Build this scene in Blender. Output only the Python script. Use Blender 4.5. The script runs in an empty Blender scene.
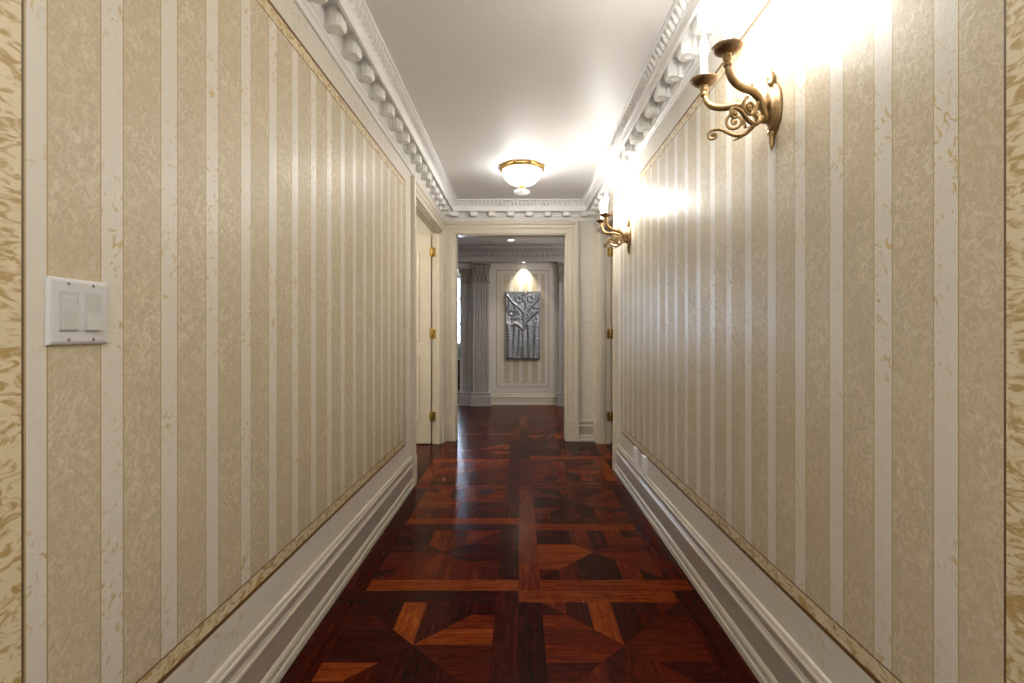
import bpy, bmesh, math, random
from mathutils import Vector, Matrix
random.seed(7)
C = bpy.context.scene.collection
PI = math.pi

# ---------------------------------------------------------------- dimensions (metres)
CAM_H = 1.09
XL, XR = -0.779, 0.775          # corridor wall faces
YE = 5.07                       # end wall face
CEIL = 2.41
YF = 7.64                       # far wall of the next room
OPEN_H = 2.098

# ---------------------------------------------------------------- mesh helpers
class MB:
    def __init__(s):
        s.v = []; s.f = []; s.m = []; s.uv = {}; s.tone = {}; s.smooth = []
    def face(s, pts, mi=0, uv=None, tone=None, smooth=False):
        b = len(s.v); s.v.extend([tuple(p) for p in pts]); s.f.append(list(range(b, b + len(pts))))
        s.m.append(mi); s.smooth.append(smooth)
        if uv: s.uv[len(s.f) - 1] = uv
        if tone is not None: s.tone[len(s.f) - 1] = tone
    def mesh(s, verts, faces, mi=0, smooth=False):
        b = len(s.v); s.v.extend([tuple(p) for p in verts])
        for f in faces:
            s.f.append([b + i for i in f]); s.m.append(mi); s.smooth.append(smooth)
    def box(s, x0, x1, y0, y1, z0, z1, mi=0):
        v = [(x0,y0,z0),(x1,y0,z0),(x1,y1,z0),(x0,y1,z0),(x0,y0,z1),(x1,y0,z1),(x1,y1,z1),(x0,y1,z1)]
        f = [(3,2,1,0),(4,5,6,7),(0,1,5,4),(1,2,6,5),(2,3,7,6),(3,0,4,7)]
        s.mesh(v, f, mi)
    def rings(s, rings, closed=True, caps=True, mi=0, smooth=False):
        n = len(rings[0]); v = [p for r in rings for p in r]; f = []
        for k in range(len(rings) - 1):
            for i in range(n if closed else n - 1):
                j = (i + 1) % n
                f.append((k*n+i, k*n+j, (k+1)*n+j, (k+1)*n+i))
        if caps and closed:
            f.append(tuple(reversed(range(n)))); f.append(tuple((len(rings)-1)*n + i for i in range(n)))
        s.mesh(v, f, mi, smooth)
    def tube(s, pts, rad, seg=10, mi=0):
        pts = [Vector(p) for p in pts]
        if not hasattr(rad, '__len__'): rad = [rad] * len(pts)
        rings = []; up = None
        for i, p in enumerate(pts):
            t = (pts[min(i+1, len(pts)-1)] - pts[max(i-1, 0)]).normalized()
            if up is None:
                up = Vector((0,0,1)) if abs(t.z) < .9 else Vector((1,0,0))
            up = (up - t * up.dot(t)); 
            if up.length < 1e-5: up = t.orthogonal()
            up.normalize(); sd = t.cross(up)
            rings.append([p + (up*math.cos(a) + sd*math.sin(a)) * rad[i] for a in [2*PI*k/seg for k in range(seg)]])
        s.rings(rings, mi=mi, smooth=True)
    def lathe(s, prof, c=(0,0,0), seg=24, axis='z', mi=0, smooth=True, fn=None, sx=1, sy=1):
        rings = []
        for r, h in prof:
            ring = []
            for k in range(seg):
                a = 2*PI*(k + .5)/seg; rr = max(r, 1e-5) * (fn(a, h) if fn else 1)
                x, y = rr*math.cos(a)*sx, rr*math.sin(a)*sy
                if axis == 'z': ring.append((c[0]+x, c[1]+y, c[2]+h))
                elif axis == 'x': ring.append((c[0]+h, c[1]+x, c[2]+y))
                else: ring.append((c[0]+x, c[1]+h, c[2]+y))
            rings.append(ring)
        s.rings(rings, mi=mi, smooth=smooth)
    def build(s, name, mats, parent=None, bevel=0, autosmooth=True):
        me = bpy.data.meshes.new(name); me.from_pydata(s.v, [], s.f)
        if not isinstance(mats, (list, tuple)): mats = [mats]
        for m in mats: me.materials.append(m)
        for p in me.polygons:
            p.material_index = s.m[p.index]; p.use_smooth = s.smooth[p.index]
        if s.uv:
            l = me.uv_layers.new(name='UVMap')
            for i, u in s.uv.items():
                for li, c in zip(me.polygons[i].loop_indices, u): l.data[li].uv = c
        if s.tone:
            at = me.attributes.new('tone', 'FLOAT', 'FACE')
            for i, t in s.tone.items(): at.data[i].value = t
        bm = bmesh.new(); bm.from_mesh(me)
        if not s.uv:
            bmesh.ops.remove_doubles(bm, verts=bm.verts, dist=1e-6)
        bmesh.ops.recalc_face_normals(bm, faces=bm.faces)
        bm.to_mesh(me); bm.free()
        o = bpy.data.objects.new(name, me); C.objects.link(o)
        if parent: o.parent = parent
        if bevel:
            b = o.modifiers.new('bevel', 'BEVEL'); b.width = bevel; b.segments = 2; b.limit_method = 'ANGLE'; b.angle_limit = .6
        return o

def empty(name, loc, label, cat, group=None, rz=0, kind=None):
    o = bpy.data.objects.new(name, None); C.objects.link(o); o.empty_display_size = .05
    o.location = loc; o.rotation_euler = (0,0,rz); tag(o, label, cat, group, kind); return o
def tag(o, label, cat, group=None, kind=None):
    o['label'] = label; o['category'] = cat
    if group: o['group'] = group
    if kind: o['kind'] = kind
    return o
def structure(o, label, cat): return tag(o, label, cat, None, 'structure')
def copy_tree(o, parent=None):
    c = o.copy(); C.objects.link(c)
    if parent: c.parent = parent
    for ch in list(o.children): copy_tree(ch, c)
    return c

def miter_path(path, side):
    """per-vertex mitre vectors; side=+1 offsets to the right of travel, -1 to the left"""
    out = []; n = len(path)
    def nrm(a, b):
        dx, dy = b[0]-a[0], b[1]-a[1]; L = math.hypot(dx, dy); return (dy/L*side, -dx/L*side)
    for i in range(n):
        n1 = nrm(path[i-1], path[i]) if i > 0 else None
        n2 = nrm(path[i], path[i+1]) if i < n-1 else None
        if n1 is None: n1 = n2
        if n2 is None: n2 = n1
        d = 1 + n1[0]*n2[0] + n1[1]*n2[1]
        out.append(((n1[0]+n2[0])/d, (n1[1]+n2[1])/d))
    return out
def sweep(mb, profile, path, side=1, mp=None, closed=True, mi=0, smooth=False):
    """profile of (offset, height); mp maps (u, v, height) to xyz"""
    mp = mp or (lambda u, v, h: (u, v, h))
    M = miter_path(path, side)
    rings = [[mp(p[0]+m[0]*a, p[1]+m[1]*a, h) for a, h in profile] for p, m in zip(path, M)]
    mb.rings(rings, closed=closed, caps=closed, mi=mi, smooth=smooth)

def catmull(pts, n=8):
    P = [Vector(p) for p in pts]; P = [P[0]*2-P[1]] + P + [P[-1]*2-P[-2]]; out = []
    for i in range(1, len(P)-2):
        for k in range(n):
            t = k/n; a, b, c, d = P[i-1], P[i], P[i+1], P[i+2]
            out.append(.5*((2*b)+(c-a)*t+(2*a-5*b+4*c-d)*t*t+(3*b-3*c+d-a)*t**3))
    out.append(P[-2]); return out

# ---------------------------------------------------------------- materials
def srgb(r, g, b):
    f = lambda c: (c/255)/12.92 if c/255 <= .04045 else ((c/255+.055)/1.055)**2.4
    return (f(r), f(g), f(b), 1)
def new_mat(name):
    m = bpy.data.materials.new(name); m.use_nodes = True
    nt = m.node_tree; return m, nt, nt.nodes['Principled BSDF']
def N(nt, t, **kw):
    n = nt.nodes.new(t)
    for k, v in kw.items():
        if hasattr(n, k): setattr(n, k, v)
        else: n.inputs[k].default_value = v
    return n
def plain(name, col, rough=.5, metal=0, emit=None, strength=0, spec=.5, noise=0, nscale=40, bump=0):
    m, nt, b = new_mat(name)
    b.inputs['Base Color'].default_value = col; b.inputs['Roughness'].default_value = rough
    b.inputs['Metallic'].default_value = metal; b.inputs['Specular IOR Level'].default_value = spec
    if emit: b.inputs['Emission Color'].default_value = emit; b.inputs['Emission Strength'].default_value = strength
    tc = N(nt, 'ShaderNodeTexCoord'); ns = N(nt, 'ShaderNodeTexNoise', Scale=nscale, Detail=5.0)
    nt.links.new(tc.outputs['Object'], ns.inputs['Vector'])
    if noise:
        mx = N(nt, 'ShaderNodeMix', data_type='RGBA')
        mx.inputs[6].default_value = col; mx.inputs[7].default_value = tuple(c*(1-noise) for c in col[:3]) + (1,)
        nt.links.new(ns.outputs['Fac'], mx.inputs[0]); nt.links.new(mx.outputs[2], b.inputs['Base Color'])
    if bump:
        bp = N(nt, 'ShaderNodeBump', Strength=bump, Distance=.002)
        nt.links.new(ns.outputs['Fac'], bp.inputs['Height']); nt.links.new(bp.outputs['Normal'], b.inputs['Normal'])
    return m

def feather(name, base, light, gold, gold_amt, light_amt, rough, spec=.5, bump=.25, scale=1.0, sheen_rough=None):
    """pearly wallpaper: a ground colour with short brushed strokes in two directions and sparse gold flecks"""
    m, nt, b = new_mat(name); L = nt.links.new
    tc = N(nt, 'ShaderNodeTexCoord')
    def strokes(rot, off, lo, hi, sc):
        # both wall directions share one pattern: (x+y, z) plane
        m0 = N(nt, 'ShaderNodeMapping'); m0.inputs['Rotation'].default_value = (rot, rot, 0.0); L(tc.outputs['Object'], m0.inputs['Vector'])
        mp = N(nt, 'ShaderNodeMapping'); mp.inputs['Location'].default_value = (off, off*2, off*3)
        mp.inputs['Scale'].default_value = (95*sc, 95*sc, 30*sc)
        L(m0.outputs['Vector'], mp.inputs['Vector'])
        ns = N(nt, 'ShaderNodeTexNoise', Scale=1.0, Detail=3.0, Roughness=.55, Distortion=1.2)
        L(mp.outputs['Vector'], ns.inputs['Vector'])
        r = N(nt, 'ShaderNodeMapRange'); r.inputs[1].default_value = lo; r.inputs[2].default_value = hi
        L(ns.outputs['Fac'], r.inputs[0]); return r.outputs[0]
    a = strokes(.55, 0.0, .47, .66, scale); c = strokes(-.75, 3.7, .49, .68, scale*.8)
    big = N(nt, 'ShaderNodeTexNoise', Scale=7.0*scale, Detail=4.0, Roughness=.6); L(tc.outputs['Object'], big.inputs['Vector'])
    bigr = N(nt, 'ShaderNodeMapRange'); bigr.inputs[1].default_value = .35; bigr.inputs[2].default_value = .65
    L(big.outputs['Fac'], bigr.inputs[0])
    mxm = N(nt, 'ShaderNodeMath', operation='MAXIMUM'); L(a, mxm.inputs[0]); L(c, mxm.inputs[1])
    mul = N(nt, 'ShaderNodeMath', operation='MULTIPLY'); L(mxm.outputs[0], mul.inputs[0])
    ad = N(nt, 'ShaderNodeMath', operation='MULTIPLY_ADD'); L(bigr.outputs[0], ad.inputs[0]); ad.inputs[1].default_value = .65; ad.inputs[2].default_value = .35
    L(ad.outputs[0], mul.inputs[1])
    m1 = N(nt, 'ShaderNodeMath', operation='MULTIPLY'); L(mul.outputs[0], m1.inputs[0]); m1.inputs[1].default_value = light_amt
    mix1 = N(nt, 'ShaderNodeMix', data_type='RGBA'); mix1.inputs[6].default_value = base; mix1.inputs[7].default_value = light
    L(m1.outputs[0], mix1.inputs[0])
    g = strokes(.6, 9.1, .57, .64, scale*.8)
    g2 = N(nt, 'ShaderNodeTexNoise', Scale=4.5*scale, Detail=2.0); L(tc.outputs['Object'], g2.inputs['Vector'])
    g2r = N(nt, 'ShaderNodeMapRange'); g2r.inputs[1].default_value = .42; g2r.inputs[2].default_value = .58; L(g2.outputs['Fac'], g2r.inputs[0])
    gm = N(nt, 'ShaderNodeMath', operation='MULTIPLY'); L(g, gm.inputs[0]); L(g2r.outputs[0], gm.inputs[1])
    gm2 = N(nt, 'ShaderNodeMath', operation='MULTIPLY'); L(gm.outputs[0], gm2.inputs[0]); gm2.inputs[1].default_value = gold_amt
    mix2 = N(nt, 'ShaderNodeMix', data_type='RGBA'); L(mix1.outputs[2], mix2.inputs[6]); mix2.inputs[7].default_value = gold
    L(gm2.outputs[0], mix2.inputs[0]); L(mix2.outputs[2], b.inputs['Base Color'])
    b.inputs['Specular IOR Level'].default_value = spec
    rr = N(nt, 'ShaderNodeMapRange'); rr.inputs[3].default_value = rough; rr.inputs[4].default_value = max(.12, rough - .14)
    L(mul.outputs[0], rr.inputs[0]); L(rr.outputs[0], b.inputs['Roughness'])
    bp = N(nt, 'ShaderNodeBump', Strength=bump, Distance=.0012); L(mul.outputs[0], bp.inputs['Height']); L(bp.outputs['Normal'], b.inputs['Normal'])
    return m

def border_marble(name, base, vein, amt):
    """gold veined border paper"""
    m, nt, b = new_mat(name); L = nt.links.new
    tc = N(nt, 'ShaderNodeTexCoord')
    mp = N(nt, 'ShaderNodeMapping'); mp.inputs['Rotation'].default_value = (.9, 0, .4); mp.inputs['Scale'].default_value = (30, 18, 42)
    L(tc.outputs['Object'], mp.inputs['Vector'])
    ns = N(nt, 'ShaderNodeTexNoise', Scale=1.0, Detail=4.0, Roughness=.5, Distortion=2.2); L(mp.outputs['Vector'], ns.inputs['Vector'])
    r = N(nt, 'ShaderNodeMapRange'); r.inputs[1].default_value = .46; r.inputs[2].default_value = .60; L(ns.outputs['Fac'], r.inputs[0])
    mu = N(nt, 'ShaderNodeMath', operation='MULTIPLY'); L(r.outputs[0], mu.inputs[0]); mu.inputs[1].default_value = amt
    mx = N(nt, 'ShaderNodeMix', data_type='RGBA'); mx.inputs[6].default_value = base; mx.inputs[7].default_value = vein
    L(mu.outputs[0], mx.inputs[0]); L(mx.outputs[2], b.inputs['Base Color'])
    b.inputs['Roughness'].default_value = .42
    return m

def wood_floor():
    m, nt, b = new_mat('parquet_wood'); L = nt.links.new
    at = N(nt, 'ShaderNodeAttribute', attribute_name='tone'); uv = N(nt, 'ShaderNodeUVMap')
    mp = N(nt, 'ShaderNodeMapping'); mp.inputs['Scale'].default_value = (3, 75, 1); L(uv.outputs['UV'], mp.inputs['Vector'])
    ns = N(nt, 'ShaderNodeTexNoise', Scale=1.0, Detail=6.0, Roughness=.6, Distortion=.25); L(mp.outputs['Vector'], ns.inputs['Vector'])
    mp2 = N(nt, 'ShaderNodeMapping'); mp2.inputs['Scale'].default_value = (12, 26, 1); L(uv.outputs['UV'], mp2.inputs['Vector'])
    ns2 = N(nt, 'ShaderNodeTexNoise', Scale=1.0, Detail=3.0, Distortion=1.5); L(mp2.outputs['Vector'], ns2.inputs['Vector'])
    a = N(nt, 'ShaderNodeMath', operation='MULTIPLY_ADD'); L(ns.outputs['Fac'], a.inputs[0]); a.inputs[1].default_value = .62; a.inputs[2].default_value = -.31
    c = N(nt, 'ShaderNodeMath', operation='MULTIPLY_ADD'); L(ns2.outputs['Fac'], c.inputs[0]); c.inputs[1].default_value = .40; c.inputs[2].default_value = -.20
    s = N(nt, 'ShaderNodeMath', operation='ADD'); L(a.outputs[0], s.inputs[0]); L(c.outputs[0], s.inputs[1])
    t = N(nt, 'ShaderNodeMath', operation='ADD', use_clamp=True); L(at.outputs['Fac'], t.inputs[0]); L(s.outputs[0], t.inputs[1])
    rp = N(nt, 'ShaderNodeValToRGB'); e = rp.color_ramp.elements
    e[0].position = 0; e[0].color = (.010, .0009, .0003, 1); e[1].position = 1; e[1].color = (.46, .135, .016, 1)
    for p, col in ((.25, (.036, .0028, .0007, 1)), (.5, (.105, .0110, .0015, 1)), (.75, (.235, .045, .005, 1))):
        x = e.new(p); x.color = col
    L(t.outputs[0], rp.inputs[0]); L(rp.outputs[0], b.inputs['Base Color'])
    b.inputs['Roughness'].default_value = .24; b.inputs['Specular IOR Level'].default_value = .05
    rr = N(nt, 'ShaderNodeMapRange'); rr.inputs[3].default_value = .16; rr.inputs[4].default_value = .26; L(ns2.outputs['Fac'], rr.inputs[0]); L(rr.outputs[0], b.inputs['Roughness'])
    bp = N(nt, 'ShaderNodeBump', Strength=.08, Distance=.001); L(ns.outputs['Fac'], bp.inputs['Height']); L(bp.outputs['Normal'], b.inputs['Normal'])
    return m

def glow(name, col, strength):
    m = bpy.data.materials.new(name); m.use_nodes = True; nt = m.node_tree; nt.nodes.clear()
    o = N(nt, 'ShaderNodeOutputMaterial'); e = N(nt, 'ShaderNodeEmission', Color=col, Strength=strength)
    nt.links.new(e.outputs[0], o.inputs[0]); return m

M = {}
M['stripe_dark'] = feather('wallpaper_taupe_stripe', (.535,.455,.315,1), (.755,.685,.54,1), (.60,.47,.24,1), .3, .75, .46, spec=.28, bump=.3, scale=.86)
M['stripe_light'] = feather('wallpaper_pearl_stripe', (.70,.665,.58,1), (.77,.74,.66,1), (.56,.41,.17,1), .85, .5, .40, spec=.34, bump=.15, scale=.8)
M['band'] = feather('wallpaper_plain_band', (.69,.655,.58,1), (.76,.73,.66,1), (.52,.41,.22,1), .55, .5, .42, spec=.35, bump=.12, scale=.8)
M['border'] = border_marble('gold_veined_border', (.72,.63,.43,1), (.42,.27,.075,1), .85)
M['line_gold'] = plain('gold_pinstripe', (.42,.31,.13,1), .4)
M['line_thin'] = plain('brown_pinstripe', (.13,.075,.03,1), .45)
M['line_brown'] = plain('brown_border_line', (.16,.075,.025,1), .45)
M['paint'] = plain('cream_trim_paint', (.70,.635,.52,1), .34, noise=.14, nscale=14)
M['base_paint'] = plain('cream_baseboard_paint', (.66,.61,.51,1), .32, noise=.12, nscale=18)
M['base_taupe'] = plain('taupe_glazed_baseboard', (.47,.41,.36,1), .36, noise=.18, nscale=30)
M['white'] = plain('white_plaster', (.85,.85,.84,1), .5, noise=.03)
M['ceiling'] = plain('ceiling_paint', (.82,.815,.82,1), .5, noise=.03, nscale=3)
M['floor'] = wood_floor()
M['brass'] = plain('antique_brass', (.54,.375,.20,1), .42, metal=1, noise=.55, nscale=70, bump=.3)
M['brass_dark'] = plain('aged_bronze_pan', (.50,.34,.21,1), .36, metal=1, noise=.6, nscale=160, bump=.5)
M['gold'] = plain('polished_gold', (.72,.47,.17,1), .28, metal=1, noise=.2, nscale=30)
M['hinge'] = plain('brass_hinge', (.62,.42,.13,1), .3, metal=1, noise=.25, nscale=90)
M['plastic'] = plain('white_switch_plastic', (.66,.66,.66,1), .3)
M['plastic_rocker'] = plain('pale_rocker_plastic', (.56,.56,.55,1), .28)
M['screw'] = plain('screw_metal', (.35,.34,.32,1), .35, metal=1)
M['slot'] = plain('dark_slot', (.03,.03,.03,1), .6)
M['candle'] = plain('ivory_candle_sleeve', (.85,.82,.74,1), .45, emit=(1,.9,.72,1), strength=.6)
M['bulb'] = glow('lit_candle_bulb', (1,.965,.91,1), 230)
M['bowl'] = glow('lit_frosted_bowl', (1,.97,.92,1), 15)
M['gold_satin'] = plain('satin_gold_finial', (.42,.23,.06,1), .5, metal=.6, noise=.3, nscale=60)
M['outlet'] = plain('white_outlet_plastic', (.86,.86,.86,1), .3)
M['crystal'] = plain('frosted_glass_dish', (.9,.89,.86,1), .15, emit=(1,.93,.82,1), strength=.25)
M['down'] = glow('lit_downlight_lens', (1,.95,.85,1), 6)
M['grey'] = plain('grey_stone_paint', (.46,.425,.41,1), .45, noise=.15, nscale=25)
M['capital'] = plain('carved_taupe_plaster', (.34,.285,.235,1), .5, noise=.25, nscale=40)
M['room'] = plain('side_room_paint', (.56,.53,.40,1), .5, noise=.1, nscale=9)
M['silver'] = plain('brushed_silver_relief', (.40,.43,.47,1), .34, metal=1, noise=.35, nscale=60, bump=.3)
M['silver_edge'] = plain('dark_silver_edge', (.22,.235,.26,1), .42, metal=1)
M['bronze'] = plain('bronze_branch', (.09,.05,.03,1), .35, metal=.8)
M['lacquer'] = plain('black_blue_lacquer', (.008,.010,.022,1), .2)
M['wframe'] = plain('white_window_frame', (.7,.7,.7,1), .4)
m, nt, b = new_mat('window_glass'); b.inputs['Transmission Weight'].default_value = 1; b.inputs['Roughness'].default_value = .02; b.inputs['IOR'].default_value = 1.01; M['glass'] = m

# ---------------------------------------------------------------- floor: parquet panels in pinwheel frames
P, S = .741, .0925
PANEL = P - 2*S
fx0, fy0 = -.005, 2.12
TONES = {}      # (column, row, piece) -> tone
def setT(c, r, **kw):
    for k, v in kw.items(): TONES[(c, r, k)] = v
# rows: -1 is the nearest panel in view, 0 the next ...; columns: -1 left of the seam, 0 right
setT(-1,-1, top=.16, right=.24, left=.24, T0=.2, T1=.16, T2=.70, T3=.24, T4=.15, T5=.22, L0=.24, L1=.62, L2=.2, L3=.18, L4=.26, L5=.2, R0=.26, R1=.34, R2=.30, R3=.62, R4=.5, B=.22)
setT(0,-1, top=.60, left=.13, right=.2, T2=.66, T3=.18, T1=.26, T4=.22, L2=.50, L3=.42, L1=.30, R2=.36, R3=.33, R4=.3, B=.25)
setT(-1,0, bottom=.64, top=.20, right=.19, left=.24, T2=.55, T3=.36, B2=.50, B3=.42, B=.30, L=.22, R=.24)
setT(0,0, bottom=.54, top=.56, left=.50, right=.28, T2=.44, T3=.2, L2=.62, L3=.66, B=.18, B4=.46, R=.33)
setT(-1,1, bottom=.58, top=.52, right=.30, left=.22, L2=.60, L3=.56, L=.42, T3=.56, T4=.24, R4=.52, R3=.5, B3=.24, B=.30)
setT(0,1, bottom=.30, top=.42, left=.50, right=.26, L=.30, R=.34, T=.28, B=.3)
setT(-1,2, bottom=.34, top=.60, right=.28, L=.36, L3=.52, R4=.50, R=.4, T=.4)
setT(0,2, bottom=.42, top=.40, left=.36, L=.35, R=.42)
setT(-1,3, bottom=.34, right=.26); setT(0,3, bottom=.62)
fl = MB()
def plank(poly, along, tone):
    off = (random.uniform(0, 50), random.uniform(0, 50))
    uv = [((p[0] if along == 'x' else p[1]) + off[0], (p[1] if along == 'x' else p[0]) + off[1]) for p in poly]
    fl.face([(p[0], p[1], 0) for p in poly], 0, uv, tone)
def clip(poly, a, b, c):        # keep a*x+b*y<=c
    out = []
    for i in range(len(poly)):
        p, q = poly[i], poly[(i+1) % len(poly)]
        dp, dq = a*p[0]+b*p[1]-c, a*q[0]+b*q[1]-c
        if dp <= 1e-9: out.append(p)
        if (dp < -1e-9 and dq > 1e-9) or (dp > 1e-9 and dq < -1e-9):
            t = dp/(dp-dq); out.append((p[0]+(q[0]-p[0])*t, p[1]+(q[1]-p[1])*t))
    return out
def tone(c, r, k):
    if (c, r, k) in TONES: return TONES[(c, r, k)]
    if k[0] in 'TLRB' and (c, r, k[0]) in TONES: return max(.08, TONES[(c, r, k[0])] + random.uniform(-.13, .17))
    return random.choice((.16,.2,.24,.28,.32,.36,.42,.52,.6))
for c in range(-4, 4):
    for r in range(-6, 11):
        x0, y0 = fx0 + c*P, fy0 + r*P; x1, y1 = x0+P, y0+P
        R4 = lambda a, b_, c_, d: [(a, c_), (b_, c_), (b_, d), (a, d)]
        plank(R4(x0+S, x1, y0, y0+S), 'x', tone(c, r, 'bottom'))
        plank(R4(x1-S, x1, y0+S, y1), 'y', tone(c, r, 'right'))
        plank(R4(x0, x1-S, y1-S, y1), 'x', tone(c, r, 'top'))
        plank(R4(x0, x0+S, y0, y1-S), 'y', tone(c, r, 'left'))
        a0, a1, b0, b1 = x0+S, x1-S, y0+S, y1-S; cx, cy = (a0+a1)/2, (b0+b1)/2; w = PANEL/6
        tri = {'T': [(cx,cy),(a1,b1),(a0,b1)], 'B': [(a0,b0),(a1,b0),(cx,cy)], 'L': [(a0,b0),(cx,cy),(a0,b1)], 'R': [(a1,b0),(a1,b1),(cx,cy)]}
        for key, tr in tri.items():
            for k in range(6):
                if key in 'TB': p = clip(clip(tr, -1, 0, -(a0+k*w)), 1, 0, a0+(k+1)*w)
                else: p = clip(clip(tr, 0, -1, -(b0+k*w)), 0, 1, b0+(k+1)*w)
                if len(p) >= 3: plank(p, 'y' if key in 'TB' else 'x', tone(c, r, key+str(k)))
fo = fl.build('floor', M['floor'])
structure(fo, 'dark red and orange parquet floor of square panels with crossed triangles', 'floor')
cb = MB(); cb.box(-2.75, 2.75, -1.75, 9.75, CEIL, CEIL+.08)
structure(cb.build('ceiling', M['ceiling']), 'plain pale grey ceiling above the corridor', 'ceiling')

# ---------------------------------------------------------------- walls
WM = [M['band'], M['line_brown'], M['border'], M['line_thin'], M['stripe_dark'], M['stripe_light'], M['line_gold'], M['room']]
def panelled(mb, rect, ys0, ys1, zs0, zs1, lights, mp, bw=.0, lw=.012):
    """rect = whole face (s0,s1,z0,z1); panel outer = ys0..ys1 x zs0..zs1; lights = stripe intervals"""
    s0, s1, z0, z1 = rect
    def q(a, b, c, d, mi):
        if b-a > 1e-6 and d-c > 1e-6: mb.face([mp(a,c), mp(b,c), mp(b,d), mp(a,d)], mi)
    def frame(a0,a1,c0,c1, w, mi):
        q(a0,a1,c0,c0+w,mi); q(a0,a1,c1-w,c1,mi); q(a0,a0+w,c0+w,c1-w,mi); q(a1-w,a1,c0+w,c1-w,mi)
        return a0+w,a1-w,c0+w,c1-w
    q(s0,s1,z0,zs0,0); q(s0,s1,zs1,z1,0); q(s0,ys0,zs0,zs1,0); q(ys1,s1,zs0,zs1,0)
    r = frame(ys0,ys1,zs0,zs1, lw, 1)
    r = frame(*r, bw, 2)
    a0,a1,c0,c1 = frame(*r, .004, 3)
    edges = [a0]; kinds = []
    x = a0; g = .0026
    for l0, l1 in lights:
        l0, l1 = max(l0, a0), min(l1, a1)
        if l1 - l0 < .004: continue
        if l0 > x + 1e-4: q(x, l0-g/2, c0, c1, 4); q(l0-g/2, l0+g/2, c0, c1, 6); q(l0+g/2, l1-g/2, c0, c1, 5)
        else: q(x, l1-g/2, c0, c1, 5)
        q(l1-g/2, l1+g/2, c0, c1, 6); x = l1+g/2
    q(x, a1, c0, c1, 4)
OL0, OL1 = 3.68, 4.95       # left opening
OR0, OR1 = 4.08, 4.95       # right opening
w = MB()
w.box(-.868, XL-.0006, -1.6, OL0, 0, CEIL, 0); w.box(-.868, XL, OL0, OL1, OPEN_H, CEIL, 0); w.box(-.868, XL, OL1, YE, 0, CEIL, 0)
panelled(w, (-1.6, OL0, 0, CEIL), .731, 3.40, .329, 2.128, [(.787,.824)] + [(.982-.053+.1553*k, .982+.1553*k) for k in range(17)], lambda s, z: (XL, s, z), bw=.038)
structure(w.build('wall_left', WM), 'left corridor wall in cream and taupe striped wallpaper', 'wall')
w = MB()
w.box(XR+.0006, .896, -1.6, OR0, 0, CEIL, 0); w.box(XR, .896, OR0, OR1, OPEN_H, CEIL, 0); w.box(XR, .896, OR1, YE, 0, CEIL, 0)
panelled(w, (-1.6, OR0, 0, CEIL), .747, 3.837, .329, 2.128, [(.8835+.1575*k, .9375+.1575*k) for k in range(20)], lambda s, z: (XR, s, z), bw=.038)
structure(w.build('wall_right', WM), 'right corridor wall in cream and taupe striped wallpaper', 'wall')
EX0, EX1 = -.657, .466       # opening in the end wall
w = MB()
w.box(-2.7, EX0, YE, YE+.13, 0, CEIL); w.box(EX1, 2.7, YE, YE+.13, 0, CEIL); w.box(EX0, EX1, YE, YE+.13, OPEN_H, CEIL)
structure(w.build('wall_end', WM), 'cream end wall around the open doorway', 'wall')
w = MB(); w.box(-2.7, 2.7, -1.73, -1.6, 0, CEIL); structure(w.build('wall_rear', WM), 'plain cream wall closing the corridor behind the viewer', 'wall')
w = MB(); w.box(-2.7, -2.6, -1.6, 9.6, 0, CEIL); w.box(-2.6, -.868, 2.4, 2.5, 0, CEIL)
structure(w.build('wall_side_room_left', M['room']), 'greenish cream walls of the room through the left doorway', 'wall')
w = MB(); w.box(2.6, 2.7, -1.6, 9.6, 0, CEIL); w.box(.896, 2.6, 3.0, 3.1, 0, CEIL)
structure(w.build('wall_side_room_right', M['room']), 'cream walls of the room through the right doorway', 'wall')
# far wall with its own panel
w = MB()
w.box(-.92, 2.6, YF+.0006, YF+.14, 0, CEIL, 0); w.box(-2.6, -.92, YF, YF+.14, 2.07, CEIL, 0)
panelled(w, (-.92, 2.6, 0, CEIL), -.362, .443, .27, 2.063, [(-.30+.142*k, -.245+.142*k) for k in range(6)], lambda s, z: (s, YF, z), bw=.055, lw=.012)
structure(w.build('wall_far', [M['band'], M['line_gold'], M['band'], M['line_gold']] + WM[4:]), 'far wall with framed striped wallpaper panel behind the silver relief', 'wall')
WX0, WX1, WZ0, WZ1 = -2.2, -1.02, .86, 2.2
w = MB(); w.box(-2.6, WX0, 9.6, 9.7, 0, CEIL); w.box(WX1, 2.6, 9.6, 9.7, 0, CEIL); w.box(WX0, WX1, 9.6, 9.7, 0, WZ0); w.box(WX0, WX1, 9.6, 9.7, WZ1, CEIL)
structure(w.build('wall_window', M['room']), 'wall with the bright window in the room beyond', 'wall')
wi = empty('window_1', ((WX0+WX1)/2, 9.65, WZ0), 'bright daylight window seen in a sliver past the grey pilasters', 'window', kind='structure')
hw, hh = (WX1-WX0)/2, WZ1-WZ0
f = MB()
for a, b_, c_, d in ((-hw,-hw+.05,0,hh),(hw-.05,hw,0,hh),(-hw,hw,0,.05),(-hw,hw,hh-.05,hh)): f.box(a,b_,-.03,.03,c_,d)
f.build('window_frame', M['wframe'], wi, bevel=.004)
f = MB(); f.box(-.015,.015,-.015,.015,.05,hh-.05); f.box(-hw+.05,hw-.05,-.015,.015,hh*.3,hh*.3+.03); f.box(-hw+.05,hw-.05,-.014,.014,hh*.66,hh*.66+.03)
f.build('glazing_bars', M['wframe'], wi)
f = MB(); f.box(-hw+.05,hw-.05,-.003,.003,.05,hh-.05); f.build('pane', M['glass'], wi)
f = MB(); f.box(-hw-.05,hw+.05,-.12,-.03,-.03,0); f.build('sill', M['wframe'], wi, bevel=.004)

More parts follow.
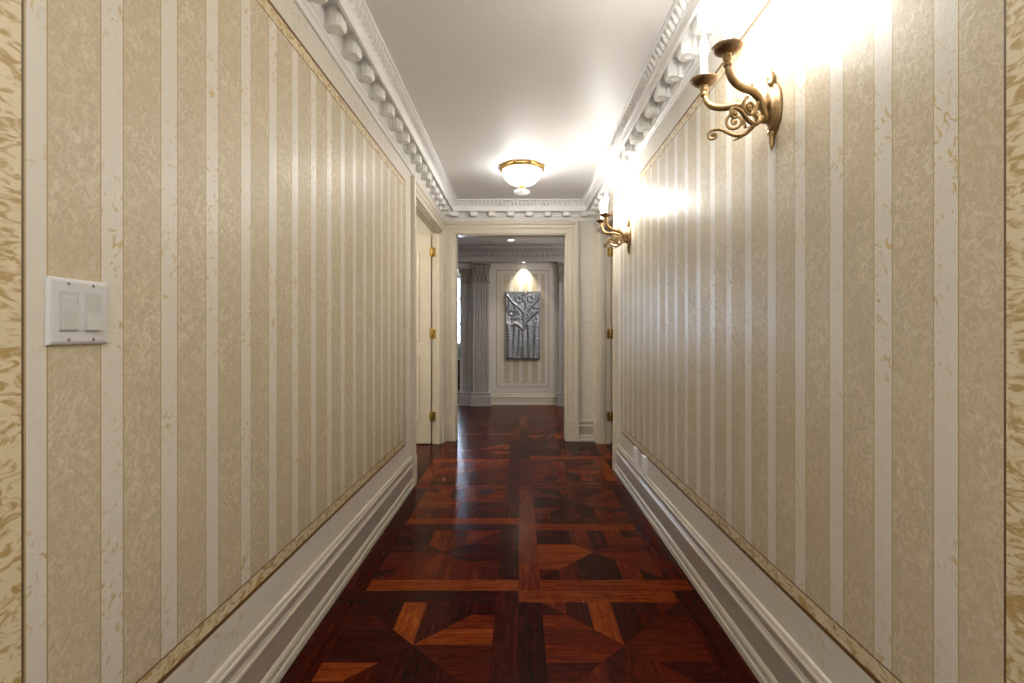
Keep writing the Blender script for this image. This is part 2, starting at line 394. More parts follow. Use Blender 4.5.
# ---------------------------------------------------------------- cornice
def cornice(name, path, prof_low, ztop_edge, blocks, label, mat, carve_from=None, step=.009, carve_amp=.005, bz=0):
    root_mb = MB()
    prof = prof_low
    sweep(root_mb, prof, path, 1)
    root = root_mb.build(name, mat); structure(root, label, 'cornice')
    return root
# (offset from the wall, height)
z0 = 2.232
PROF = [(0,z0),(.012,z0),(.014,z0+.006),(.018,z0+.010),(.018,z0+.016),(.026,z0+.022),(.028,z0+.028),(.028,z0+.036),(.034,z0+.044),
        (.036,2.338),(.106,2.338),(.106,2.303),(.120,2.303),(.122,2.348),(.126,2.352),(.128,2.356),(.108,2.358),(.108,2.376),(.132,2.397),(.156,2.398),(.162,2.400),(.164,CEIL),(0,CEIL)]
path = [(XL,-1.6),(XL,YE),(XR,YE),(XR,-1.6)]
corn = cornice('trim_1', path, PROF, None, None, 'white carved plaster cornice around the corridor ceiling', M['white'])
def carved_band(path, lo, hi, parent, name, mat, y_from=-.4, step=.0046, amp=.021, period=.048):
    """acanthus band: a cove from lo to hi (offset, height), pushed in and out in overlapping leaves"""
    mb = MB(); Mi = miter_path(path, 1); nseg = 9
    for i in range(len(path)-1):
        a, b_ = Vector(path[i]), Vector(path[i+1]); ma, mb_ = Vector(Mi[i]), Vector(Mi[i+1])
        L = (b_-a).length; n = max(2, int(L/step)); rings = []
        d = (b_-a).normalized(); nr = Vector((d.y, -d.x))
        for k in range(n+1):
            t = k/n; base = a.lerp(b_, t); s = t*L
            m_ = nr
            ring = []
            for j in range(nseg+1):
                v = j/nseg
                off = lo[0]+(hi[0]-lo[0])*v; h = lo[1]+(hi[1]-lo[1])*v
                ph = s/period + .62*abs(v-.42)
                fr = ph - math.floor(ph)
                leaf = min(1, fr*1.35)**.8 if fr < .78 else max(0, (1-fr)/.22)     # overlapping scales with a steep step
                vein = .22*math.cos(2*PI*(fr*3.0 + v*.6))
                rim = math.sin(min(1, v*5, (1-v)*5)*PI/2)
                rel = amp*((leaf+vein*leaf)*(.55+.45*math.sin(v*PI)) - .45)*rim
                o2 = off + rel*.75; h2 = h - rel*.65
                # mitre: shrink the run with the offset at both ends
                ta = base + nr*o2
                lim0 = ma.dot(d)*o2; lim1 = mb_.dot(d)*o2
                pos = a + d*(lim0 + t*(L + lim1 - lim0)) + nr*o2
                ring.append((pos.x, pos.y, h2))
            rings.append(ring)
        mb.rings(rings, closed=False, caps=False, smooth=True)
    return mb.build(name, mat, parent)
carved_band([(XL,-.4),(XL,YE),(XR,YE),(XR,-.4)], (.1235,2.358), (.156,2.396), corn, 'leaf_band', M['white'])
def block_mesh(mb):
    """carved bracket block, local: x across, y outward from the wall, z down from the soffit"""
    plan = [(-.026,.026),(-.026,.048),(-.040,.062),(-.040,.084),(-.026,.100),(.026,.100),(.040,.084),(.040,.062),(.026,.048),(.026,.026)]
    cyc = .066
    def ring(sc, z, dz=0): return [(x*sc, .03+(y-.03)*((sc+1)/2 if y > .05 else 1), z + dz*(y-.03)) for x, y in plan]
    mb.rings([ring(1,.034), ring(1,-.028), ring(.97,-.032), ring(.95,-.038), ring(.86,-.042)], smooth=False)
    for k in range(-2, 3):      # leaf ribs under the block
        pts = [(k*.004, .034, -.038), (k*.009, .055, -.043+abs(k)*.002), (k*.012, .078, -.040+abs(k)*.003), (k*.011, .097, -.024)]
        mb.tube(catmull(pts, 4), [.003+.0015*math.sin(i/12*PI) for i in range(13)], 6)
    for sx in (-1, 1):
        mb.tube(catmull([(sx*.026,.05,-.034),(sx*.036,.066,-.032),(sx*.037,.082,-.028),(sx*.026,.1,-.018)], 4), .004, 6)
bm0 = MB(); block_mesh(bm0)
blk = None
def place_block(x, y, rz):
    global blk
    if blk is None: o = bm0.build('bracket_block', M['white'], corn); blk = o
    else:
        o = blk.copy(); C.objects.link(o); o.parent = corn
    o.location = (x, y, 2.303); o.rotation_euler = (0,0,rz)
k = 0
y = YE - .095
pitch = .188
for i in range(25):
    yy = YE - .13 - i*pitch
    if yy < .55: break
    place_block(XL, yy, -PI/2); place_block(XR, yy, PI/2)
for i in range(8):
    xx = (XL+XR)/2 + (i-3.5)*pitch*.985
    if i in range(0, 8): place_block(xx, YE, PI)

# ---------------------------------------------------------------- baseboards
BP = [(0,0),(.036,0),(.0365,.014),(.034,.026),(.029,.032),(.029,.040),(.031,.044),(.030,.056),(.025,.066),(.021,.070),(.021,.156),(.026,.159),(.028,.163),(.027,.171),(.022,.176),(.022,.180),(.016,.186),(.0155,.203),(.019,.208),(.021,.214),(.019,.220),(.014,.224),(.014,.229),(.010,.237),(0,.240)]
BP = [(a*.74, h*.93) for a, h in BP]
def base(name, path, label, mat=None, prof=BP):
    mb = MB(); sweep(mb, prof, path, 1); n = len(prof)
    for fi, f in enumerate(mb.f):
        if len(f) == 4:
            h = [mb.v[i][2] for i in f]; zm = sum(h)/4
            if prof is BP and (.067 < zm < .144 or .170 < zm < .188): mb.m[fi] = 1
    return structure(mb.build(name, [mat or M['base_paint'], M['base_taupe']]), label, 'baseboard')
CW = .118
base('baseboard_left', [(XL,-1.6),(XL,OL0-CW)], 'tall cream moulded baseboard along the left corridor wall')
base('baseboard_right', [(XR,OR0-CW),(XR,-1.6)], 'tall cream moulded baseboard along the right corridor wall')
base('baseboard_end', [(EX1+.13,YE),(XR-.012,YE)], 'short baseboard beside the right casing of the end doorway')

# ---------------------------------------------------------------- casings, jambs
def cprof(wd):
    k = wd/.13
    q = [(0,0),(0,.017),(.004*k,.021),(.014*k,.022),(.018*k,.017),(.022*k,.017),(.048*k,.019),(.052*k,.026),(.060*k,.029),(.066*k,.026),(.070*k,.026),(.088*k,.028),(.093*k,.036),(.104*k,.041),(.118*k,.041),(.124*k,.038),(.13*k,.036),(.13*k,0)]
    return [(a, d*.80) for a, d in q]
def casing(name, s0, s1, H, wd, mp, depth_sign, label, plinth=True):
    root = None
    mb = MB(); sweep(mb, cprof(wd), [(s0,.203 if plinth else 0),(s0,H),(s1,H),(s1,.203 if plinth else 0)], -1, lambda u, v, d: mp(u, v, d))
    root = mb.build(name, M['paint']); structure(root, label, 'door casing')
    if plinth:
        for (a, b_) in ((s0-wd, s0), (s1, s1+wd)):
            pm = MB()
            inner_b = abs(b_ - s0) < 1e-6
            def bx(a, b_, z0, z1, d):
                da, db = (d, d*.62) if inner_b else (d*.62, d)
                v = [mp(s, z, dd*k_) for k_ in (0, 1) for s, z, dd in ((a,z0,da),(b_,z0,db),(b_,z1,db),(a,z1,da))]
                pm.mesh(v, [(0,1,2,3),(4,5,6,7),(0,1,5,4),(1,2,6,5),(2,3,7,6),(3,0,4,7)])
            bx(a-.001, b_+.001, 0, .19, .0365); bx(a, b_, .19, .205, .0345)
            pm.build('plinth_block', M['paint'], root, bevel=.004)
    return root
casing('trim_2', OL0, OL1, OPEN_H, CW, lambda s, z, d: (XL+d, s, z), 1, 'moulded cream casing around the left side doorway')
casing('trim_3', OR0, OR1, OPEN_H, CW, lambda s, z, d: (XR-d, s, z), 1, 'moulded cream casing around the right side doorway')
casing('trim_4', EX0, EX1, OPEN_H, .13, lambda s, z, d: (s, YE-d, z), 1, 'moulded cream casing around the doorway at the corridor end')
def jambs(name, kind, s0, s1, H, d0, d1, label):
    mb = MB(); t = .004
    def bx(a, b_, e0, e1, z0, z1):
        if kind == 'x': mb.box(min(e0,e1), max(e0,e1), a, b_, z0, z1)
        else: mb.box(a, b_, min(e0,e1), max(e0,e1), z0, z1)
    bx(s0-t, s0+.012, d0, d1, 0, H-.012); bx(s1-.012, s1+t, d0, d1, 0, H-.012); bx(s0-t, s1+t, d0, d1, H-.012, H+t)
    e0 = d0+(d1-d0)*.12; e1 = d0+(d1-d0)*.50      # door stop
    bx(s0+.012, s0+.024, e0, e1, 0, H-.024); bx(s1-.024, s1-.012, e0, e1, 0, H-.024); bx(s0+.012, s1-.012, e0, e1, H-.024, H-.012)
    structure(mb.build(name, M['paint'], bevel=.0015), label, 'door jamb')
jambs('trim_5', 'x', OL0, OL1, OPEN_H, XL, -.868, 'cream jamb lining of the left side doorway')
jambs('trim_6', 'x', OR0, OR1, OPEN_H, XR, .896, 'cream jamb lining of the right side doorway')
mb = MB(); mb.box(EX0-.004, EX0+.01, YE, YE+.13, 0, OPEN_H); mb.box(EX1-.01, EX1+.004, YE, YE+.13, 0, OPEN_H); mb.box(EX0+.01, EX1-.01, YE, YE+.13, OPEN_H-.01, OPEN_H+.004)
structure(mb.build('trim_7', M['paint']), 'cream jamb lining of the doorway at the corridor end', 'door jamb')
casing('trim_8', EX0, EX1, OPEN_H, .13, lambda s, z, d: (s, YE+.13+d, z), 1, 'cream casing on the far side of the end doorway')

# open door leaves
def door(name, xh, sgn, label, width=.62):
    root = empty(name, (xh, 4.915, .008), label, 'door', kind='structure')
    H = 2.060; t = .04
    mb = MB(); x1 = sgn*width; a, b_ = min(0, x1), max(0, x1)
    mb.box(a, b_, 0, t, 0, H)
    slab = mb.build('slab', M['paint'], root, bevel=.002)
    for z0_, z1_ in ((.22,.86),(1.0,1.88)):
        pm = MB(); p0, p1 = a+.11, b_-.11
        sweep(pm, [(0,0),(0,.009),(.008,.013),(.02,.010),(.03,.003),(.034,0)], [(p0,z0_),(p0,z1_),(p1,z1_),(p1,z0_),(p0,z0_+.0001)], 1, lambda u, v, d: (u, -d, v))
        pm.build('panel_moulding', M['paint'], root)
    for zc in (.265, 1.08, 1.885):
        hm = MB(); hx = -sgn*.012
        hm.lathe([(.0055,-.045),(.007,-.043),(.007,.043),(.0055,.045)], (hx, -.003, zc), 12)
        hm.lathe([(.001,.045),(.0045,.047),(.005,.052),(.001,.057)], (hx, -.003, zc), 10)
        hm.box(min(hx, hx-sgn*.032), max(hx, hx-sgn*.032), .019, .0225, zc-.045, zc+.045)   # leaf on the jamb
        hm.box(min(hx, sgn*.012), max(hx, sgn*.012), -.003, .0, zc-.045, zc+.045)
        hm.box(hx-.002, hx+.002, -.003, .022, zc-.044, zc+.044)
        hm.build('hinge', M['hinge'], root)
    return root
door('door_1', -.877, -1, 'cream panelled door standing open in the left side doorway')
door('door_2', .905, 1, 'cream panelled door standing open in the right side doorway', .80)

# ---------------------------------------------------------------- far room: pilasters, cornice, baseboard
def pilaster(name, x, wd, yfront, yback, z_cap0, z_cap1, label, flutes=5, cap=True):
    root = empty(name, (x, yback, 0), label, 'pilaster', kind='structure')
    d = yback - yfront
    # base: plinth and mouldings
    bm_ = MB(); hw = wd/2
    for z0_, z1_, ex in ((0,.03,.042),(.03,.13,.034),(.13,.155,.04),(.155,.185,.022),(.185,.205,.034)):
        bm_.box(-hw-ex, hw+ex, -d-ex, 0, z0_, z1_)
    bm_.build('base', M['grey'], root, bevel=.006)
    # fluted shaft
    prof = [(-hw, 0), (-hw, -d)]
    n = flutes; m_ = wd*.09; fwid = (wd-2*m_)/n
    for i in range(n):
        c0 = -hw+m_+i*fwid
        prof.append((c0+fwid*.12, -d))
        for k in range(1, 8):
            a = PI*k/8; prof.append((c0+fwid*.5-math.cos(a)*fwid*.38, -d+math.sin(a)*fwid*.42))
        prof.append((c0+fwid*.88, -d))
    prof += [(hw, -d), (hw, 0)]
    sh = MB(); sh.rings([[(px, py, z) for px, py in prof] for z in (.205, z_cap0)])
    sh.build('shaft', M['grey'], root)
    # leafy capital
    cp = MB(); H = z_cap1-z_cap0
    cp.box(-hw-.012, hw+.012, -d-.012, 0, z_cap0, z_cap0+.018)
    cp.rings([[(-hw-e,0,z),(-hw-e,-d-e,z),(hw+e,-d-e,z),(hw+e,0,z)] for z, e in ((z_cap0+.018,-.004),(z_cap0+H*.55,.002),(z_cap0+H*.82,.022))])
    def leaf(cx, z, h, wl):
        pts = [];
        for j in range(7):
            v = j/6; ww = wl*(.55+.65*math.sin(v*PI*.75))*(1-.55*v**3); out = .006+.010*v+.028*max(0, v-.6)**1.3*3
            zz = z+h*(v if v < .85 else .85-(v-.85)*.5)
            pts.append([(cx-ww, -d-out+.008, zz), (cx-ww*.5, -d-out-.003, zz+.004*math.sin(v*20)), (cx, -d-out-.009, zz), (cx+ww*.5, -d-out-.003, zz), (cx+ww, -d-out+.008, zz)])
        ring = [p + [(q[0], q[1]+.012, q[2]) for q in reversed(p)] for p in pts]
        cp.rings(ring, smooth=False)
    for i in range(4): leaf(-hw+wd*(i+.5)/4, z_cap0+.02, H*.38, wd*.105)
    for i in range(3): leaf(-hw+wd*(i+1)/4, z_cap0+.02+H*.26, H*.42, wd*.11)
    for sx in (-1, 1):
        spir = []
        for k in range(26):
            a = k/25*PI*3.2; r = .036*(1-k/30)
            spir.append((sx*(hw-.004+ (-.0) + r*math.cos(a)*1.0), -d-.028, z_cap0+H*.76+r*math.sin(a)))
        cp.tube(spir, .008, 6)
        cp.tube(catmull([(sx*.02,-d-.012,z_cap0+H*.5),(sx*.05,-d-.02,z_cap0+H*.66),(sx*hw*.75,-d-.026,z_cap0+H*.86)],5), .008, 6)
    cp.lathe([(.001,-.02),(.018,-.014),(.024,0),(.018,.008),(.001,.012)], (0,-d-.03,z_cap0+H*.88), 10, axis='y', fn=lambda a, h: 1+.2*math.cos(5*a))
    cp.box(-hw-.024, hw+.024, -d-.026, 0, z_cap0+H*.9, z_cap1)
    cp.build('capital', M['capital'], root)
    return root
pilaster('pilaster', -.589, .24, 7.50, YF, 1.855, 2.165, 'grey fluted pilaster with leafy capital left of the silver relief')
pilaster('pilaster', .706, .24, 7.50, YF, 1.855, 2.165, 'grey fluted pilaster half hidden behind the end doorway casing')
pilaster('pilaster', -.83, .13, 7.58, YF, 1.85, 2.07, 'narrow grey pilaster beside the bright window sliver', flutes=1)
FZ = 2.165
FP = [(0,FZ),(.03,FZ),(.034,FZ+.02),(.034,FZ+.05),(.042,FZ+.056),(.042,FZ+.066),(.05,FZ+.13),(.06,FZ+.14),(.064,FZ+.15),(.10,FZ+.17),(.12,FZ+.19),(.122,FZ+.215),(.15,FZ+.235),(.155,CEIL),(0,CEIL)]
FP = [(-.14,FZ)] + [(a, h) for a, h in FP[:-1]] + [(-.14,CEIL)]
fp = [(-2.6,7.5),(2.6,7.5)]
fc = MB(); sweep(fc, FP, fp, 1); fco = fc.build('trim_9', M['grey']); structure(fco, 'grey moulded cornice above the pilasters of the far room', 'cornice')
# a row of carved drops on the frieze
dr = MB()
for i in range(24):
    x = -.70 + i*.075
    yy = 7.5
    dr.lathe([(.001,-.016),(.012,-.013),(.020,-.004),(.022,.004)], (x, yy-.048, FZ+.098), 10, axis='y', sy=1.25)
    dr.tube(catmull([(x+.018,yy-.05,FZ+.118),(x+.037,yy-.054,FZ+.086),(x+.057,yy-.05,FZ+.118)],4), .006, 6)
dr.build('carved_frieze', M['grey'], fco)
FB = [(0,0),(.03,0),(.03,.022),(.022,.03),(.02,.11),(.026,.118),(.024,.13),(.014,.142),(.014,.15),(.018,.156),(.012,.17),(0,.172)]
base('baseboard_far', [(-.44,YF),(.553,YF)], 'pale baseboard below the silver relief panel', M['paint'], FB)

# ---------------------------------------------------------------- silver relief
art = empty('wall_art_relief', (.0413, YF-.0015, 1.20), 'silver metal relief of tree trunks and branches hanging on the far wall', 'artwork')
AW, AH, AT = .53, 1.035, .045
OZ = -.51 + .0
mb = MB(); mb.box(-AW/2, AW/2, -AT, .0, -AH/2+.0, AH/2); mb.build('backing_box', M['silver_edge'], art, bevel=.003)
art.location.z = 1.211
lines = []
def br(pts, r, h): lines.append(([Vector((p[0], p[1])) for p in catmull([(a, b_, 0) for a, b_ in pts], 6)], r, h))
for x0_, x1_, top in ((-.20,-.215,.02),(-.135,-.105,-.02),(-.06,-.045,-.02),(.03,.0,-.04),(.115,.10,.0),(.19,.205,.05)):
    br([(x0_, -.48), ((x0_+x1_)/2+.004, -.25), (x1_, top)], .024, .016)
br([(-.045,-.02),(.0,-.06),(.06,.06),(.13,.13),(.22,.22)], .012, .018)
br([(-.02,-.04),(-.10,.03),(-.2,.0),(-.25,.04)], .011, .016)
br([(.0,-.05),(.03,.15),(-.04,.26),(-.16,.36),(-.24,.46)], .012, .018)
br([(.04,.18),(.11,.28),(.2,.36),(.25,.45)], .011, .016)
br([(.04,.2),(.05,.33),(.0,.42),(.04,.49)], .010, .016)
br([(-.13,.33),(-.10,.24),(-.12,.14),(-.16,.1)], .009, .014)
br([(.14,.31),(.2,.26),(.25,.27)], .008, .013)
br([(-.2,.41),(-.21,.3),(-.24,.22)], .008, .012)
for (cx, cz, r_) in ((-.1,.17,.05),(.05,.12,.05),(-.06,.40,.035),(.12,.41,.04),(-.17,.2,.03)):
    br([(cx+r_*math.cos(a), cz+r_*1.2*math.sin(a)) for a in [k*PI/4 for k in range(8)]], .008, .011)
br([(.235,-.45),(.225,-.2),(.235,.0),(.215,.13)], .012, .014)
nx, nz = 78, 150
verts = []; faces = []
for j in range(nz+1):
    for i in range(nx+1):
        x = -AW/2+.012+(AW-.024)*i/nx; z = -AH/2+.012+(AH-.024)*j/nz; p = Vector((x, z)); h = 0
        for pts, r, hh_ in lines:
            dm = min((p-q).length for q in pts)
            if dm < r*1.6: h = max(h, hh_*math.sqrt(max(0, 1-(dm/(r*1.6))**2)))
        h += .0022*math.sin(x*90+4*math.sin(z*23))*math.sin(z*70+3*math.sin(x*31))
        e = min(i, nx-i, j, nz-j); 
        if e == 0: h = 0
        verts.append((x, -AT-.001-h, z))
for j in range(nz):
    for i in range(nx): faces.append((j*(nx+1)+i, j*(nx+1)+i+1, (j+1)*(nx+1)+i+1, (j+1)*(nx+1)+i))
mb = MB(); mb.mesh(verts, faces, smooth=True); mb.build('relief_face', M['silver'], art)
mb = MB(); yb = -AT-.02
mb.tube(catmull([(-.17,yb,.0),(-.10,yb-.004,.005),(-.03,yb-.006,-.035),(.0,yb-.006,-.075)],5), [.006+.004*math.sin(i/15*PI) for i in range(16)], 8)
mb.tube(catmull([(.0,yb-.006,-.075),(.03,yb-.006,-.02),(.06,yb-.004,.03)],5), [.009-.006*i/10 for i in range(11)], 8)
o = mb.build('bronze_branch', M['bronze'], art); o['label'] = 'dark bronze forked branch'

# ---------------------------------------------------------------- sconces
def make_sconce():
    """local frame: wall is the plane y=0, the sconce reaches out along -y, x runs along the wall, origin at the plate centre"""
    root = empty('wall_sconce', (0,0,0), '', 'sconce', 'two-armed brass wall sconces on the right wall')
    pl = MB()
    pl.lathe([(.0465,0),(.0465,-.007),(.0445,-.010),(.0405,-.0105),(.0395,-.015),(.036,-.018),(.0325,-.0185),(.031,-.0225),(.027,-.0245),(.001,-.0255)], (0,0,0), 36, axis='y', sy=1.62, fn=lambda a, h: 1+.012*math.cos(18*a))
    pl.build('backplate', M['brass'], root)
    fi = MB()     # top finial leaf and bottom drop
    fi.lathe([(.004,.066),(.010,.072),(.012,.080),(.006,.088),(.009,.096),(.007,.106),(.0035,.114),(.005,.119),(.001,.128)], (0,-.010,0), 12, fn=lambda a, h: 1+.25*math.cos(5*a))
    for s in (-1, 1):
        fi.tube(catmull([(s*.004,-.012,.072),(s*.015,-.014,.086),(s*.011,-.016,.098),(s*.017,-.014,.104)],5), .0032, 6)
    fi.build('finial', M['brass'], root)
    dp = MB()
    dp.lathe([(.006,-.066),(.014,-.073),(.012,-.079),(.007,-.084),(.010,-.089),(.0075,-.096),(.009,-.102),(.006,-.110),(.007,-.114),(.003,-.122),(.001,-.128)], (0,-.010,0), 12, fn=lambda a, h: 1+.2*math.cos(6*a))
    dp.build('drop', M['brass'], root)
    bo = MB()
    bo.lathe([(.016,-.024),(.020,-.030),(.019,-.040),(.013,-.046),(.015,-.052),(.001,-.056)], (0,0,.010), 18, axis='y')
    bo.lathe([(.014,-.02),(.016,-.03),(.014,-.044),(.015,-.052),(.010,-.060),(.001,-.062)], (0,0,-.030), 16, axis='y')
    bo.build('boss', M['brass'], root)
    for s in (-1, 1):
        A = Vector((s*.091, -.182)); 
        def pt(t, h): return (A.x*t, A.y*t, h)
        am = MB()
        prof = catmull([pt(.20,-.034), pt(.27,-.006), pt(.36,.018), pt(.52,.032), pt(.70,.033), pt(.86,.042), pt(.965,.062), pt(1,.090)], 7)
        am.tube(prof, [.0090 + .0026*math.sin(i/len(prof)*PI) for i in range(len(prof))], 12)
        # collar leaf where the arm leaves the scrollwork
        for t, h, r in ((.44,.030,.0125),(.50,.033,.0105),(.30,.004,.0115)):
            c0 = Vector(pt(t, h)); c1 = Vector(pt(t+.035, h+.003)); am.tube([c0, c0.lerp(c1,.5), c1], [r*.8, r, r*.75], 10)
        am.tube(catmull([pt(.47,.036), pt(.50,.050), pt(.47,.060)],5), [.006,.0058,.0055,.005,.0045,.004,.0035,.003,.0025,.002,.0015], 8)
        arm = am.build('arm', M['brass'], root)
        # scrollwork under the arm
        sm = MB()
        def volute(ct, ch, r0, a0, turns, n=34, rr=.0054, flip=1):
            pts = []
            for k in range(n):
                u = k/(n-1); a = a0+flip*turns*2*PI*u; r = r0*(1-.82*u)
                pts.append(pt(ct + r*math.cos(a)/.2035, ch + r*math.sin(a)))
            sm.tube(pts, [rr*(1-.25*k/n) for k in range(n)], 8)
            sm.lathe([(.001,-.006),(.0055,-.004),(.0055,.004),(.001,.006)], pt(ct, ch), 10, axis='y')
        volute(.545, -.018, .029, 1.3, 1.55, flip=-1)
        sc = catmull([pt(.28,-.036), pt(.33,-.048), pt(.43,-.063), pt(.55,-.060), pt(.66,-.047), pt(.76,-.034), pt(.86,-.032)], 6)
        sm.tube(sc, [.0080-.0026*i/len(sc) for i in range(len(sc))], 8)
        volute(.865, -.0495, .0175, PI/2, 1.35, rr=.0048, flip=-1)
        sm.tube(catmull([pt(.40,-.060), pt(.49,-.071), pt(.58,-.077)],5), [.007-.0055*i/10 for i in range(11)], 8)
        sm.tube(catmull([pt(.33,.008), pt(.40,-.004), pt(.42,-.022), pt(.40,-.044)],5), .0055, 8)
        sm.build('scroll', M['brass'], arm)
        # socket and drip pan
        so = MB()
        so.lathe([(.009,.078),(.0125,.082),(.0125,.087),(.009,.090),(.011,.096),(.0135,.100),(.0135,.105),(.010,.108),(.013,.114),(.016,.118),(.001,.119)], pt(1,0), 20)
        so.build('socket', M['brass'], arm)
        pa = MB()
        pa.lathe([(.012,.114),(.024,.117),(.036,.124),(.042,.131),(.0435,.135),(.042,.1355),(.036,.129),(.024,.122),(.001,.120)], pt(1,0), 32, fn=lambda a, h: 1+.006*math.cos(24*a))
        pa.build('drip_pan', M['brass_dark'], arm)
        ca = MB(); ca.lathe([(.0105,.120),(.0115,.126),(.0115,.205),(.0105,.207),(.001,.207)], pt(1,0), 18)
        can = ca.build('candle_sleeve', M['candle'], arm)
        bu = MB(); bu.lathe([(.007,.207),(.012,.220),(.0145,.234),(.012,.252),(.006,.270),(.001,.282)], pt(1,0), 12)
        bu.build('flame_bulb', M['bulb'], arm)
    return root
s1 = make_sconce(); s1.rotation_euler = (0,0,-PI/2); s1.location = (XR, 1.52, 1.773)
s1['label'] = 'brass two-candle wall sconce on the striped wall, the one nearest the viewer'
s2 = copy_tree(s1); s2.location = (XR, 3.53, 1.775)
s2['label'] = 'brass two-candle wall sconce farther along, beside the right side doorway'

# ---------------------------------------------------------------- flush ceiling light
cl = empty('ceiling_light', (.016, 3.97, CEIL), 'octagonal gold-rimmed ceiling light with white glass bowl', 'light')
mb = MB(); mb.lathe([(.17,0),(.190,-.001),(.192,-.008),(.186,-.014),(.180,-.016),(.176,-.026),(.164,-.034),(.150,-.034),(.150,-.02)], (0,0,0), 8, smooth=False); mb.build('gold_rim', M['gold'], cl, bevel=.002)
mb = MB(); mb.lathe([(.155,-.030),(.156,-.042),(.148,-.066),(.130,-.094),(.102,-.120),(.066,-.138),(.028,-.147),(.001,-.148)], (0,0,0), 16, smooth=False); mb.build('glass_bowl', M['bowl'], cl)
mb = MB(); mb.lathe([(.001,-.145),(.031,-.149),(.029,-.157),(.012,-.158),(.010,-.164),(.015,-.168),(.017,-.174),(.015,-.182),(.017,-.190),(.013,-.197),(.001,-.199)], (0,0,0), 16); mb.build('finial', M['gold_satin'], cl)
mb = MB(); mb.lathe([(.010,-.196),(.040,-.194),(.056,-.188),(.059,-.191),(.058,-.202),(.047,-.212),(.022,-.217),(.001,-.218)], (0,0,0), 32, fn=lambda a, h: 1+.05*math.cos(8*a)); mb.build('glass_dish', M['crystal'], cl)

d2 = empty('downlight', (.053, 7.556, FZ), 'small spotlight recessed under the cornice above the silver relief', 'light')
mb = MB(); mb.lathe([(.026,.0005),(.034,0),(.034,-.004),(.026,-.005),(.024,-.001)], (0,0,0), 20); mb.build('trim_ring', M['white'], d2)
mb = MB(); mb.lathe([(.025,-.0005),(.025,-.002),(.001,-.0025)], (0,0,0), 18); mb.build('lens', M['down'], d2)
dl = empty('downlight', (-.127, 7.05, CEIL), 'small round recessed downlight in the far room ceiling', 'light')
mb = MB(); mb.lathe([(.046,0),(.058,-.001),(.059,-.006),(.046,-.007),(.043,-.003)], (0,0,0), 24); mb.build('trim_ring', M['white'], dl)
mb = MB(); mb.lathe([(.043,-.001),(.043,-.005),(.001,-.006)], (0,0,0), 20); mb.build('lens', M['down'], dl)

# ---------------------------------------------------------------- switch and outlets
sw = empty('light_switch', (XL, .8785, 1.1275), 'white double rocker light switch plate on the left wall', 'switch')
def plate(root, wd, ht, t, mat):
    """local x out of the wall along +x, y along the wall"""
    mb = MB()
    def ring(x, ins): return [(x, -wd/2+ins, -ht/2+ins), (x, wd/2-ins, -ht/2+ins), (x, wd/2-ins, ht/2-ins), (x, -wd/2+ins, ht/2-ins)]
    mb.rings([ring(.0003,0), ring(t*.45,0), ring(t*.8,.002), ring(t,.006)]); return mb.build('cover_plate', mat, root)
plate(sw, .119, .114, .0085, M['plastic'])
for k, yc in enumerate((-.0245, .0245)):
    fr = MB()
    sweep(fr, [(0,.0080),(0,.0092),(.0022,.0092),(.0022,.0080)], [(yc-.0175,-.034),(yc-.0175,.034),(yc+.0175,.034),(yc+.0175,-.034),(yc-.0175,-.0339)], 1, lambda u, v, d: (d, u, v))
    fr.build('rocker_frame', M['plastic_rocker'], sw)
    rk = MB(); up = .0095 if k == 0 else .0105; lo = .0115 if k == 0 else .0145; mid = .0105
    if k == 0: lo, up = .0116, .0078
    y0_, y1_ = yc-.0150, yc+.0150
    rk.rings([[(.004,y0_,-.0315),(up if False else lo,y0_,-.0315),(mid,y0_,0),(up,y0_,.0315),(.004,y0_,.0315)], [(.004,y1_,-.0315),(lo,y1_,-.0315),(mid,y1_,0),(up,y1_,.0315),(.004,y1_,.0315)]])
    rk.build('rocker', M['plastic_rocker'], sw, bevel=.0006)
    for zc in (-.048, .048):
        sm = MB(); sm.lathe([(.0030,.0083),(.0030,.0092),(.0022,.0096),(.001,.0096)], (0,yc,zc), 12, axis='x'); sm.build('screw', M['screw'], sw)
def outlet(y, label):
    r = empty('wall_outlet', (XR, y, .272), label, 'outlet', 'white outlet plates low on the right wall', rz=PI)
    plate(r, .074, .122, .0145, M['outlet'])
    for zc in (-.024, .024):
        mb = MB(); mb.lathe([(.0165,.0140),(.0165,.0156),(.0150,.0162),(.001,.0162)], (0,0,zc), 20, axis='x', sy=.86); rc = mb.build('receptacle', M['outlet'], r)
        sl = MB()
        for yy in (-.006, .006): sl.box(.0160, .0165, yy-.0009, yy+.0009, zc-.001, zc+.007)
        sl.lathe([(.0022,.0160),(.0022,.0165),(.001,.0165)], (0,0,zc-.008), 10, axis='x'); sl.build('slots', M['slot'], rc)
    mb = MB(); mb.lathe([(.0032,.0140),(.0032,.0152),(.001,.0156)], (0,0,0), 12, axis='x'); mb.build('screw', M['screw'], r)
outlet(3.085, 'white outlet plate low on the right wall, nearer of the pair')
outlet(3.325, 'white outlet plate low on the right wall, nearer the side doorway')

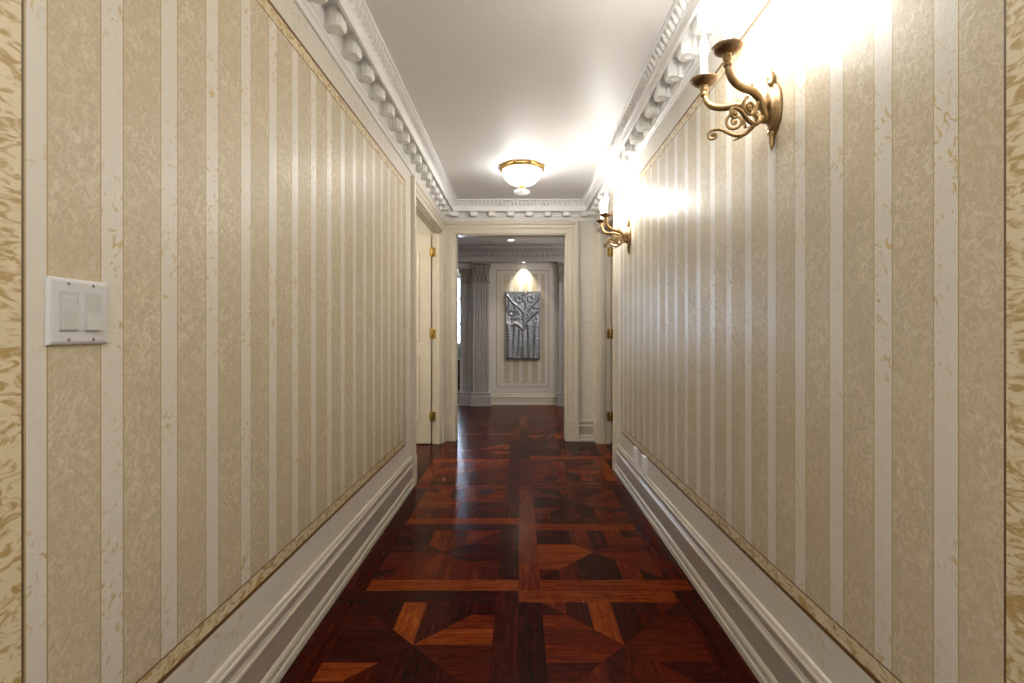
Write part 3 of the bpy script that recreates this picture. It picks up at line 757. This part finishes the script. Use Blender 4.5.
# ---------------------------------------------------------------- dark sideboard under the far window
sb = empty('sideboard', (-1.45, 9.0, 0), 'black lacquered sideboard below the bright window', 'sideboard')
mb = MB(); mb.box(-.55,.55,-.2,.2,.1,.60); mb.build('carcass', M['lacquer'], sb, bevel=.006)
mb = MB(); mb.box(-.58,.58,-.22,.22,.60,.635); mb.build('top', M['lacquer'], sb, bevel=.008)
for sx in (-1,1):
    mb = MB(); mb.box(sx*.275-.255, sx*.275+.255, -.215, -.2, .13,.57); dd = mb.build('door', M['lacquer'], sb, bevel=.004)
    mb = MB(); mb.tube([(sx*.05,-.235,.30),(sx*.05,-.235,.42)], .006, 8); mb.box(sx*.05-.004,sx*.05+.004,-.236,-.214,.305,.313); mb.box(sx*.05-.004,sx*.05+.004,-.236,-.214,.407,.415); mb.build('handle', M['gold'], dd)
    for sy in (-1,1):
        mb = MB(); mb.lathe([(.016,0),(.024,.1)], (sx*.5, sy*.15, 0), 12); mb.build('leg', M['lacquer'], sb)

# ---------------------------------------------------------------- light
def lamp(name, kind, loc, energy, col, rot=(0,0,0), **kw):
    l = bpy.data.lights.new(name, kind); l.energy = energy; l.color = col
    for k, v in kw.items(): setattr(l, k, v)
    o = bpy.data.objects.new(name, l); C.objects.link(o); o.location = loc; o.rotation_euler = rot; return o
lamp('corridor_fill_behind_viewer', 'AREA', (0, -.7, CEIL-.06), 15, (1,.98,.95), size=1.0)  # unseen area fill, added to brighten and even out the corridor
d = Vector((.053, YF-.01, 1.62)) - Vector((.053, 7.556, FZ-.006))
lamp('relief_spot_beam', 'SPOT', (.053, 7.556, FZ-.006), 20, (1,.93,.80), d.to_track_quat('-Z','Y').to_euler(), spot_size=math.radians(84), spot_blend=.75, shadow_soft_size=.015)
lamp('downlight_beam', 'SPOT', (-.127, 7.05, CEIL-.012), 14, (1,.93,.80), (0,0,0), spot_size=math.radians(80), spot_blend=.6, shadow_soft_size=.04)
lamp('side_room_fill', 'POINT', (-1.9, 3.6, 2.1), 22, (1,.92,.78), shadow_soft_size=.12)  # fill light added for the left side room, no fixture modelled
lamp('far_room_fill', 'POINT', (1.3, 6.1, 1.9), 13, (1,.95,.97), shadow_soft_size=.15)  # added point fill that lifts the far room, not a real fixture
wd = bpy.data.worlds.new('daylight'); bpy.context.scene.world = wd; wd.use_nodes = True
wd.node_tree.nodes['Background'].inputs[0].default_value = (.62,.78,1,1); wd.node_tree.nodes['Background'].inputs[1].default_value = 13

# ---------------------------------------------------------------- camera
cam = bpy.data.cameras.new('camera'); co = bpy.data.objects.new('camera', cam); C.objects.link(co)
co.location = (0, 0, CAM_H); co.rotation_euler = (PI/2, 0, 0)
cam.sensor_width = 36; cam.lens = 500/1024*36; cam.shift_x = -8/1024; cam.shift_y = -8/1024; cam.clip_start = .02
sc = bpy.context.scene; sc.camera = co
vs = sc.view_settings; vs.view_transform = 'Standard'; vs.look = 'None'; vs.gamma = 1; vs.exposure = .9; vs.use_curve_mapping = False
sc.cycles.max_bounces = 10; sc.cycles.diffuse_bounces = 6; sc.cycles.use_denoising = True
